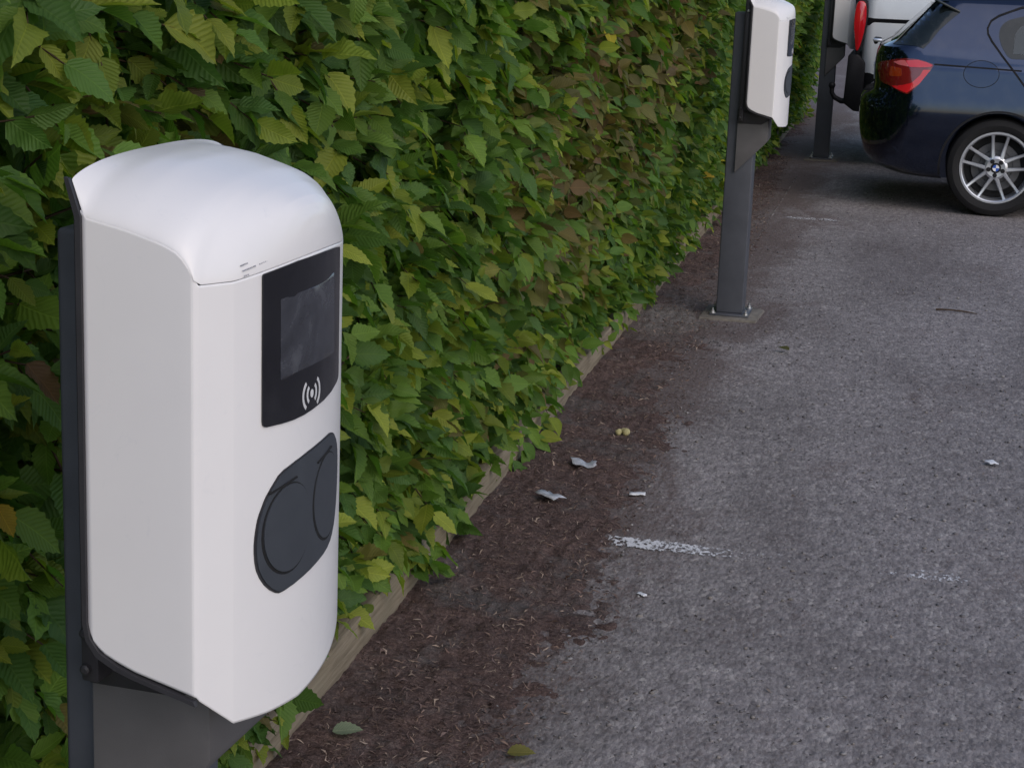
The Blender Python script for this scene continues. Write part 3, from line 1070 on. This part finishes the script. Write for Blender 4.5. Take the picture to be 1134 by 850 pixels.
    from_bm('rear_wiper', bm, M['black_plastic'], root, 40)
    bm = bmesh.new(); bm_box(bm, (-.85, -.585, 1.062), (-.79, -.50, 1.082), .008)
    from_bm('wiper_foot', bm, M['alloy'], root, 40)
    # headrests seen through the side windows
    for x, y in ((-.002, -.36), (-.022, .36), (1.0, -.36), (1.0, .36)):
        bm = bmesh.new(); bm_box(bm, (x - .045, y - .13, 1.02), (x + .035, y + .13, 1.225), .036, 4)
        from_bm('headrest', bm, M['cabin'], root, 40)
    return root


car = make_hatchback()
tag(car, 'dark blue hatchback parked with its rear towards the hedge, silver double-spoke alloy wheel showing', 'car')


def make_van():
    root = empty('parked_van', (.0, 14.55 + .92, 0))
    S_ = [(.40, -.40, 4.0, .80, .12, .3), (.44, -.50, 4.05, .86, .12, .3), (.50, -.545, 4.08, .885, .12, .4), (.60, -.553, 4.1, .895, .12, .4), (.75, -.556, 4.1, .905, .12, .4), (.9, -.556, 4.0, .915, .10, .4), (1.05, -.554, 3.7, .915, .10, .4),
          (1.15, -.552, 3.35, .912, .10, .4), (1.3, -.548, 3.1, .90, .10, .4), (1.5, -.53, 2.8, .87, .12, .4), (1.7, -.50, 2.45, .83, .13, .4), (1.82, -.45, 2.1, .76, .15, .4), (1.87, -.35, 1.8, .62, .2, .3)]
    cuts = [cyl_cut(.35, .33, .38, -1.2, -.6), cyl_cut(.35, .33, .38, .6, 1.2), cyl_cut(3.15, .33, .38, -1.2, -.6), cyl_cut(3.15, .33, .38, .6, 1.2)]
    me, bvh = body_mesh(S_, cuts)
    link('body', me, M['car_white'], root, 30)
    for f_ in (side_fn(bvh), side_fn(bvh, (0, -1, 0))):
        pass
    for sy in (-1, 1):
        for nm, outl, y0_, y1_, mt in (('tail_light', [(-.590, 1.255), (-.560, 1.262), (-.532, 1.245), (-.520, 1.18), (-.521, 1.08), (-.537, .975), (-.560, .893), (-.582, .893), (-.592, .96), (-.606, 1.05), (-.610, 1.13), (-.604, 1.21)], .80, .935, 'red'),
                                       ('tail_light_surround', [(-.590, 1.270), (-.552, 1.278), (-.518, 1.255), (-.508, 1.18), (-.510, 1.08), (-.527, .97), (-.552, .872), (-.580, .868), (-.590, .96), (-.598, 1.05), (-.600, 1.13), (-.598, 1.21)], .79, .924, 'black_plastic')):
            bm = bmesh.new()
            bm_prism(bm, smooth_poly(outl, 2), 1, min(sy * y0_, sy * y1_), max(sy * y0_, sy * y1_), .012 if nm == 'tail_light' else .006)
            from_bm(nm, bm, M[mt], root, 40)
        f_ = side_fn(bvh, (0, -sy, 0))
        patch('bumper', round_poly([(-.552, .858), (-.5505, .775), (-.44, .717), (-.10, .66), (-.04, .55), (-.03, .42), (-.45, .412), (-.54, .43)], .012), f_, .014, .03, .05, M['black_plastic'], root)
        patch('rub_strip', round_poly([(-.51, 1.082), (2.6, 1.082), (2.6, 1.140), (-.51, 1.140)], .01), f_, .012, .02, .1, M['black_plastic'], root)
        patch('side_window', round_poly([(1.0, 1.2), (2.65, 1.2), (2.2, 1.66), (1.0, 1.7)], .06), f_, .004, .006, .1, M['gloss_black'], root)
    bm = bmesh.new()
    bm_prism(bm, [(-.632, .855), (-.56, .866), (-.50, .80), (-.50, .43), (-.56, .43), (-.645, .49), (-.640, .62)], 1, -.925, .90, .012)
    from_bm('rear_bumper', bm, M['black_plastic'], root, 40)
    bm = bmesh.new(); bm_tube(bm, [(-.56, -.86, .50), (-.664, -.86, .50), (-.715, -.86, .525), (-.738, -.86, .56), (-.740, -.86, .60)], [.022, .022, .020, .017, .017], 10)
    bmesh.ops.create_uvsphere(bm, u_segments=14, v_segments=10, radius=.027, matrix=Matrix.Translation((-.740, -.86, .615)))
    from_bm('tow_ball', bm, M['black_plastic'], root, 50)
    for x in (.35, 3.15):
        for y in (-.885, .885):
            make_wheel(root, x, y, -1 if y < 0 else 1, .33, .20, False, M['brake'])
    return root


van = make_van()
tag(van, 'white van with tall red tail light and black bumper parked behind the blue car', 'van')

# ------------------------------------------------------------------ hedge
def leaf_template(stations, teeth):
    V, UV = [], []
    n = len(stations)
    for i, v in enumerate(stations):
        w_ = .32 * (math.sin(PI * min(1, v) ** .78) ** .85) * (1 - .22 * v) + .002
        if v > .86: w_ *= 1 - (v - .86) * 2.2
        tw = (1 + (.09 if i % 2 else -.07)) if teeth and 0 < i < n - 1 else 1
        for sx in (-1, 0, 1):
            x = sx * w_ * tw
            dv = .018 if (teeth and sx and i % 2) else 0
            V.append((x, v + dv, abs(x)))
            UV.append((x + .5, v))
    F = []
    for i in range(n - 1):
        for j in range(2):
            a = i * 3 + j
            F.append((a, a + 1, a + 4, a + 3))
    return np.array(V), np.array(UV), np.array(F)


def build_leaves(name, P0, D, NRM, L, fold, curl, tint, tmpl, parent):
    V, UV, F = tmpl
    n = len(P0)
    B = np.cross(D, NRM); B /= np.linalg.norm(B, axis=1, keepdims=True)
    NRM = np.cross(B, D)
    x, v, ax = V[:, 0], V[:, 1], V[:, 2]
    h = fold[:, None] * ax[None] - curl[:, None] * (v ** 2)[None]
    if n > 1:
        ph = rng.uniform(0, 6.28, (n, 1)); am = rng.uniform(.0, .055, (n, 1)); fr = rng.uniform(7, 15, (n, 1))
        h = h + am * np.sin(v[None] * fr + ph + np.sign(x)[None] * 1.3) * (ax[None] / .3 + .25)
        x = x[None] * rng.uniform(.78, 1.12, (n, 1)) + rng.normal(0, .10, (n, 1)) * (v ** 2)[None]
    else:
        x = np.repeat(x[None], n, 0)
    X = P0[:, None] + L[:, None, None] * (B[:, None] * x[:, :, None] + D[:, None] * v[None, :, None] + NRM[:, None] * h[..., None])
    k = len(V)
    FF = (F[None] + (np.arange(n) * k)[:, None, None]).reshape(-1, 4)
    o = from_np(name, X.reshape(-1, 3), FF, M['leaf'], parent)
    me = o.data
    at = me.attributes.new('tint', 'FLOAT_COLOR', 'POINT')
    colr = np.ones((n, k, 4), dtype=np.float32); colr[..., :3] = tint[:, None]
    at.data.foreach_set('color', colr.ravel())
    uvl = me.uv_layers.new(name='leaf')
    uvs = np.tile(UV, (n, 1))[FF.ravel()].astype(np.float32)
    uvl.data.foreach_set('uv', uvs.ravel())
    return o


def vnoise(x, y, seed, sc):
    return np.array([noise.noise((a * sc, b * sc, seed)) for a, b in zip(x, y)])


def hedge_face(y, z):
    t = np.clip(z / 1.4, 0, 1.2)
    base = -1.198 + .19 * (t * t * (3 - 2 * np.minimum(t, 1)))
    return base + .065 * vnoise(y, z, 2.2, 1.9) + .03 * vnoise(y, z, 9.1, 6.)


def unit(a): return a / np.linalg.norm(a, axis=1, keepdims=True)


GREENS = np.array([(.067, .136, .027), (.081, .155, .028), (.101, .184, .030), (.061, .126, .031), (.120, .203, .032)])
YOUNG = np.array([(.20, .26, .035), (.26, .31, .045), (.16, .22, .03)])
YELLOW = np.array([(.38, .33, .035), (.33, .24, .03)])
BROWN = np.array([(.15, .085, .045), (.17, .105, .05), (.11, .072, .038), (.12, .10, .045)])


def sprays(n, y0, y1, z0, z1, depth, per, Lm, face=None):
    """sprigs of alternate leaves; returns arrays for build_leaves and twig paths"""
    oy = rng.uniform(y0, y1, n); oz = rng.uniform(z0, z1, n)
    dep = depth * rng.random(n) ** 1.1
    ox = (hedge_face(oy, oz) if face is None else face(oy, oz)) - dep
    O = np.stack([ox, oy, oz], 1)
    d = unit(np.stack([np.abs(rng.normal(.75, .25, n)), rng.normal(.10, .62, n), rng.normal(-.02, .40, n)], 1))
    nn = np.stack([rng.normal(.40, .34, n), rng.normal(-.22, .38, n), rng.normal(.72, .26, n)], 1)
    nn = unit(nn - (nn * d).sum(1, keepdims=True) * d)
    sd_ = np.cross(d, nn)
    ln = rng.uniform(.10, .24, n)
    # start the sprig behind the face so its tip ends near it
    O = O - d * (ln * .75)[:, None]
    patchy = vnoise(oy, oz, 5.5, 1.1)
    brown_p = np.exp(-(((oy - 5.9) / .9) ** 2 + ((oz - 1.05) / .5) ** 2)) + .8 * np.exp(-(((oy - 7.6) / .8) ** 2 + ((oz - 1.25) / .45) ** 2)) + .25 * np.exp(-(((oy - 2.3) / .35) ** 2 + ((oz - 1.45) / .12) ** 2))
    out = [[] for _ in range(7)]
    for j in range(per):
        t = (j + .6) / per
        last = j == per - 1
        p = O + d * (ln * t)[:, None] + np.array([0, 0, -1.]) * (.04 * t * t)
        sg = 1 if j % 2 else -1
        a = np.zeros(n) + rng.normal(0, .2, n) if last else rng.normal(.95 - .25 * t, .2, n)
        l = d * np.cos(a)[:, None] + sd_ * (sg * np.sin(a))[:, None] + np.array([0, 0, -1.]) * rng.uniform(-.15, .42, n)[:, None] + rng.normal(0, .16, (n, 3))
        l = unit(l)
        ln_n = nn + rng.normal(0, .36, (n, 3))
        ln_n = unit(ln_n - (ln_n * l).sum(1, keepdims=True) * l)
        L_ = Lm * rng.uniform(.50, 1.22, n) * (1 - .25 * (t > .85) * rng.random(n))
        g = GREENS[rng.integers(0, len(GREENS), n)] * (1 + .22 * patchy[:, None]) * rng.uniform(.8, 1.2, (n, 1))
        yg = rng.random(n) < (.05 + .26 * t * t + .22 * np.clip(patchy, 0, 1))
        g[yg] = YOUNG[rng.integers(0, 3, yg.sum())] * rng.uniform(.65, 1.0, (yg.sum(), 1))
        yl = rng.random(n) < .003
        g[yl] = YELLOW[rng.integers(0, 2, yl.sum())]
        br = rng.random(n) < (.008 + .88 * brown_p)
        mx = rng.uniform(.35, .95, (br.sum(), 1)); g[br] = (1 - mx) * g[br] + mx * BROWN[rng.integers(0, 4, br.sum())]
        keep = rng.random(n) < .93
        for lst, arr in zip(out, (p, l, ln_n, L_, rng.uniform(.05, .75, n), rng.uniform(-.05, .42, n), g)): lst.append(arr[keep])
    paths = (O, d, ln)
    return [np.concatenate(x) for x in out], paths


near_t = leaf_template([0, .05, .11, .17, .24, .31, .38, .45, .52, .59, .66, .73, .80, .87, .94, 1.0], True)
far_t = leaf_template([0, .12, .26, .4, .55, .7, .86, 1.0], False)
hedge = empty('hornbeam_hedge', (-1.5, 1.0, 0))
tag(hedge, 'long green hornbeam hedge with serrated leaves growing along the timber edging', 'hedge')
hi = Matrix.Translation((1.5, -1.0, 0))


def place(o):
    o.matrix_parent_inverse = hedge.matrix_world.inverted()
    return o


bpy.context.view_layer.update()
twV, twF = [], []


def add_twigs(paths, rad, every=1):
    O, d, ln = paths
    for i in range(0, len(O), every):
        a = O[i]; b = a + d[i] * ln[i] * .5 + np.array([0, 0, -.01]); c_ = a + d[i] * ln[i] + np.array([0, 0, -.04])
        t = d[i]; u_ = np.cross(t, (0, 0, 1.)); u_ /= np.linalg.norm(u_) + 1e-9; v_ = np.cross(t, u_)
        k0 = len(twV)
        for p, r_ in ((a - d[i] * .05, rad * 1.2), (b, rad), (c_, rad * .6)):
            for q in range(3):
                an = 2 * PI * q / 3
                twV.append(p + r_ * (math.cos(an) * u_ + math.sin(an) * v_))
        for s_ in range(2):
            for q in range(3):
                twF.append((k0 + s_ * 3 + q, k0 + s_ * 3 + (q + 1) % 3, k0 + s_ * 3 + 3 + (q + 1) % 3, k0 + s_ * 3 + 3 + q))


A, pth = sprays(2500, 1.25, 5.4, .08, 1.72, .16, 9, .080)
place(build_leaves('foliage', *A, near_t, hedge)); add_twigs(pth, .0021)
A, pth = sprays(8200, 5.4, 19.5, .08, 1.9, .17, 9, .074)
place(build_leaves('foliage', *A, far_t, hedge)); add_twigs(pth, .0018, 2)
# deeper leaves, top and back of the hedge
A, pth = sprays(1500, 1.2, 5.6, .06, 1.75, .10, 7, .085, lambda y, z: hedge_face(y, z) - .16)
place(build_leaves('foliage', *A, far_t, hedge)); add_twigs(pth, .002)
A, pth = sprays(3500, 5.4, 19.5, .06, 1.95, .10, 7, .09, lambda y, z: hedge_face(y, z) - .17)
place(build_leaves('foliage', *A, far_t, hedge))
A, pth = sprays(2600, 1.0, 19.6, .05, 2.0, .5, 7, .12, lambda y, z: np.full(len(y), -1.40))
place(build_leaves('foliage', *A, far_t, hedge))
place(from_np('twigs', np.array(twV), np.array(twF), M['twig'], hedge))
bm = bmesh.new()
for i in range(62):
    y = 1.1 + i * .3 + random.uniform(-.05, .05); x = -1.5 + random.uniform(-.05, .05)
    pts = [(x, y, -.05)]
    for k in range(1, 6): pts.append((x + random.uniform(-.06, .06), y + random.uniform(-.06, .06), .36 * k))
    bm_tube(bm, pts, [.022, .02, .018, .015, .011, .006], 6)
    for q in range(5):
        z = random.uniform(.15, 1.6)
        bm_tube(bm, [(x, y, z), (x + .12, y + random.uniform(-.12, .12), z + .1), (x + .26, y + random.uniform(-.25, .25), z + .16)], [.008, .006, .003], 5)
place(from_bm('stems', bm, M['twig'], hedge, 60))

# ------------------------------------------------------------------ litter and gravel
def flakes(name, n, place_fn, size, cols, mat_name, curl=.4, asp=(.15, .5), zoff=.003):
    k = N(mat_name)
    at = k.n('ShaderNodeAttribute', attribute_name='tint')
    k.base(at.outputs[0]); k.set(Roughness=.85, Specular_IOR_Level=.2)
    P = place_fn(n)
    n = len(P)
    a = rng.uniform(0, 2 * PI, n); L = size[0] + (size[1] - size[0]) * rng.random(n) ** 2.2; w_ = L * rng.uniform(asp[0], asp[1], n)
    tl = rng.normal(0, .35, n)
    d = np.stack([np.cos(a), np.sin(a), tl], 1); b = np.stack([-np.sin(a), np.cos(a), rng.normal(0, .3, n)], 1)
    V = []
    side = rng.normal(0, .22, n)
    for t, ww, hh in ((-.5, .35, 0), (0, 1, .5), (.5, .3, 0)):
        for sg in (-.5, .5):
            V.append(P + d * (L * t)[:, None] + b * (w_ * sg * ww + L * side * (1 if hh else 0))[:, None] + np.array([0, 0, 1.]) * (L * curl * hh * rng.random(n) + zoff)[:, None])
    V = np.stack(V, 1).reshape(-1, 3)
    F = np.array([(0, 1, 3, 2), (2, 3, 5, 4)])
    FF = (F[None] + (np.arange(n) * 6)[:, None, None]).reshape(-1, 4)
    o = from_np(name, V, FF, k.m)
    cl = np.ones((n, 6, 4), dtype=np.float32)
    cl[..., :3] = (np.array(cols)[rng.integers(0, len(cols), n)] * rng.uniform(.6, 1.3, (n, 1)))[:, None]
    o.data.attributes.new('tint', 'FLOAT_COLOR', 'POINT').data.foreach_set('color', cl.ravel())
    return tag(o, kind='stuff')


def on_soil(n):
    y = 3.0 + 12 * rng.random(n) ** 1.7
    x = np.array([KERB_X + (soil_edge(b) + .05 - KERB_X) * q for b, q in zip(y, rng.random(n) ** .9)])
    x += np.abs(rng.normal(0, .05, n)) * (rng.random(n) < .2)
    return np.stack([x, y, [max(sz(a, b), gz(a, b)) for a, b in zip(x, y)]], 1)


def on_asphalt(n):
    y = 2.8 + 11 * rng.random(n) ** 1.6
    x = rng.uniform(-.85, 1.9, n) * (.55 + .09 * y) - .1
    x = np.maximum(x, -.9)
    return np.stack([x, y, [gz(a, b) for a, b in zip(x, y)]], 1)


flakes('leaf_litter', 30000, on_soil, (.003, .024), [(.13, .088, .075), (.095, .066, .058), (.18, .125, .10), (.075, .052, .047), (.26, .20, .16), (.12, .085, .078)], 'dry_litter', asp=(.05, .24))
flakes('crumb_litter', 2600, on_asphalt, (.004, .018), [(.06, .045, .04), (.04, .035, .035), (.14, .11, .09), (.05, .04, .035)], 'dry_crumbs', zoff=.002)

ico = bmesh.new(); bmesh.ops.create_icosphere(ico, subdivisions=1, radius=1)
IV = np.array([v.co[:] for v in ico.verts]); IF = np.array([[v.index for v in f.verts] for f in ico.faces]); ico.free()


def pebbles(name, n, place_fn, size, cols, mat_name, sink=.35):
    k = N(mat_name)
    at = k.n('ShaderNodeAttribute', attribute_name='tint')
    k.base(at.outputs[0]); k.set(Roughness=.85, Specular_IOR_Level=.3)
    P = place_fn(n); n = len(P)
    r_ = size[0] + (size[1] - size[0]) * rng.random(n) ** 3
    sc = r_[:, None] * rng.uniform(.6, 1.3, (n, 3)) * np.array([1, 1, .6])
    jit = 1 + rng.uniform(-.25, .25, (n, len(IV), 1))
    a = rng.uniform(0, 2 * PI, n)
    X = IV[None] * jit * sc[:, None]
    Xr = np.stack([X[..., 0] * np.cos(a)[:, None] - X[..., 1] * np.sin(a)[:, None], X[..., 0] * np.sin(a)[:, None] + X[..., 1] * np.cos(a)[:, None], X[..., 2] + (r_ * .6 * sink)[:, None]], -1)
    V = (Xr + P[:, None]).reshape(-1, 3)
    FF = (IF[None] + (np.arange(n) * len(IV))[:, None, None]).reshape(-1, 3)
    o = from_np(name, V, FF, k.m, None, 3, False)
    cl = np.ones((n, len(IV), 4), dtype=np.float32)
    cl[..., :3] = (np.array(cols)[rng.integers(0, len(cols), n)] * rng.uniform(.75, 1.2, (n, 1)))[:, None]
    o.data.attributes.new('tint', 'FLOAT_COLOR', 'POINT').data.foreach_set('color', cl.ravel())
    return tag(o, kind='stuff')


pebbles('gravel', 10000, on_asphalt, (.0018, .0075), [(.095, .093, .10), (.16, .15, .155), (.10, .095, .10), (.21, .20, .20), (.17, .155, .145)], 'loose_gravel')


# ------------------------------------------------------------------ small single things on the ground
def scrap(name, x, y, lx, ly, rz, mat, label, cat, crumple=.4, group=None):
    bm = bmesh.new()
    nx, ny = 7, 6
    vs_ = {}
    sd_ = random.random() * 50
    for i in range(nx):
        for j in range(ny):
            a, b = i / (nx - 1) - .5, j / (ny - 1) - .5
            k = 1 + .35 * noise.noise((a * 3, b * 3, sd_))
            z = (.5 + noise.noise((a * 2.2, b * 2.2, sd_ + 3))) * crumple * .5 * min(lx, ly) + .002
            vs_[i, j] = bm.verts.new((a * lx * k, b * ly * k, z))
    for i in range(nx - 1):
        for j in range(ny - 1):
            bm.faces.new((vs_[i, j], vs_[i + 1, j], vs_[i + 1, j + 1], vs_[i, j + 1]))
    o = from_bm(name, bm, mat, None, 60)
    sm = o.modifiers.new('thick', 'SOLIDIFY'); sm.thickness = .0008
    o.location = (x, y, max(gz(x, y), sz(x, y)) + .004)
    o.rotation_euler = (0, 0, rz)
    return tag(o, label, cat, group)


G = 'scraps of litter on the ground'
scrap('paper_scrap', -.985, 5.66, .075, .075, .3, M['foil'], 'crumpled pale plastic scrap on the soil, farther of the two lying by the hedge', 'scrap', .6, G)
scrap('paper_scrap', -1.01, 5.27, .06, .075, 1.0, M['foil'], 'crumpled pale plastic scrap on the soil, nearer of the two lying by the hedge', 'scrap', .5, G)
scrap('paper_scrap', -.77, 5.44, .05, .03, .2, M['paper'], 'small flat white paper scrap where soil meets asphalt, behind the painted line', 'scrap', .3, G)
scrap('paper_scrap', .31, 6.19, .032, .045, .5, M['paper'], 'tiny white paper scrap alone on the open asphalt at right', 'scrap', .3, G)
scrap('paper_scrap', -.62, 4.56, .015, .03, .9, M['paper'], 'tiny pale chip on the asphalt in front of the thick end of the painted line', 'scrap', .3, G)


def seed_cluster(x, y):
    root = empty('seed_cluster', (x, y, max(gz(x, y), sz(x, y))))
    k = simple('dry_seed_husk', (.36, .33, .17), .8, 0, .2, .3, 80)
    for dx, dy, r_ in ((-.012, 0, .012), (.013, .006, .014), (.0, .022, .011)):
        bm = bmesh.new()
        bmesh.ops.create_icosphere(bm, subdivisions=2, radius=r_)
        for v in bm.verts:
            v.co *= 1 + .25 * noise.noise(v.co * 160)
            v.co += Vector((dx, dy, r_ * .8))
        from_bm('husk', bm, k, root, 50)
    return tag(root, 'small yellowish seed cluster lying on the soil strip near the timber edging', 'seed cluster')


seed_cluster(-.93, 6.10)


def fallen_leaf(x, y, L, rz, col, label, lift=.012):
    z = max(gz(x, y), sz(x, y)) + lift
    a = Vector((math.cos(rz), math.sin(rz), .15)).normalized()
    o = build_leaves('fallen_leaf', np.array([(0, 0, 0.)]), np.array([a[:]]), unit(np.array([(.15, -.3, .95)])), np.array([L]), np.array([.35]), np.array([.12]), np.array([col]), near_t, None)
    o.location = (x, y, z)
    return tag(o, label, 'fallen leaf', 'fallen leaves on the ground')


fallen_leaf(-1.11, 3.46, .065, .3, (.20, .25, .17), 'pale grey-green fallen leaf on the soil below the front charging station')
fallen_leaf(-.74, 3.50, .06, .1, (.17, .16, .05), 'yellow-green fallen leaf on the asphalt at the bottom edge of the photo')
fallen_leaf(-.48, 7.66, .06, 2.6, (.10, .10, .04), 'curled dull brown-green fallen leaf on the asphalt in front of the side-on charging station')
bm = bmesh.new(); bm_tube(bm, [(0, 0, .006), (.06, -.02, .012), (.13, -.01, .008), (.19, -.035, .006)], [.005, .004, .004, .002], 6)
tw = from_bm('twig', bm, M['twig'], None, 50); tw.location = (.12, 8.9, gz(.12, 8.9))
tag(tw, 'thin dark twig lying on the asphalt in front of the blue car', 'twig')
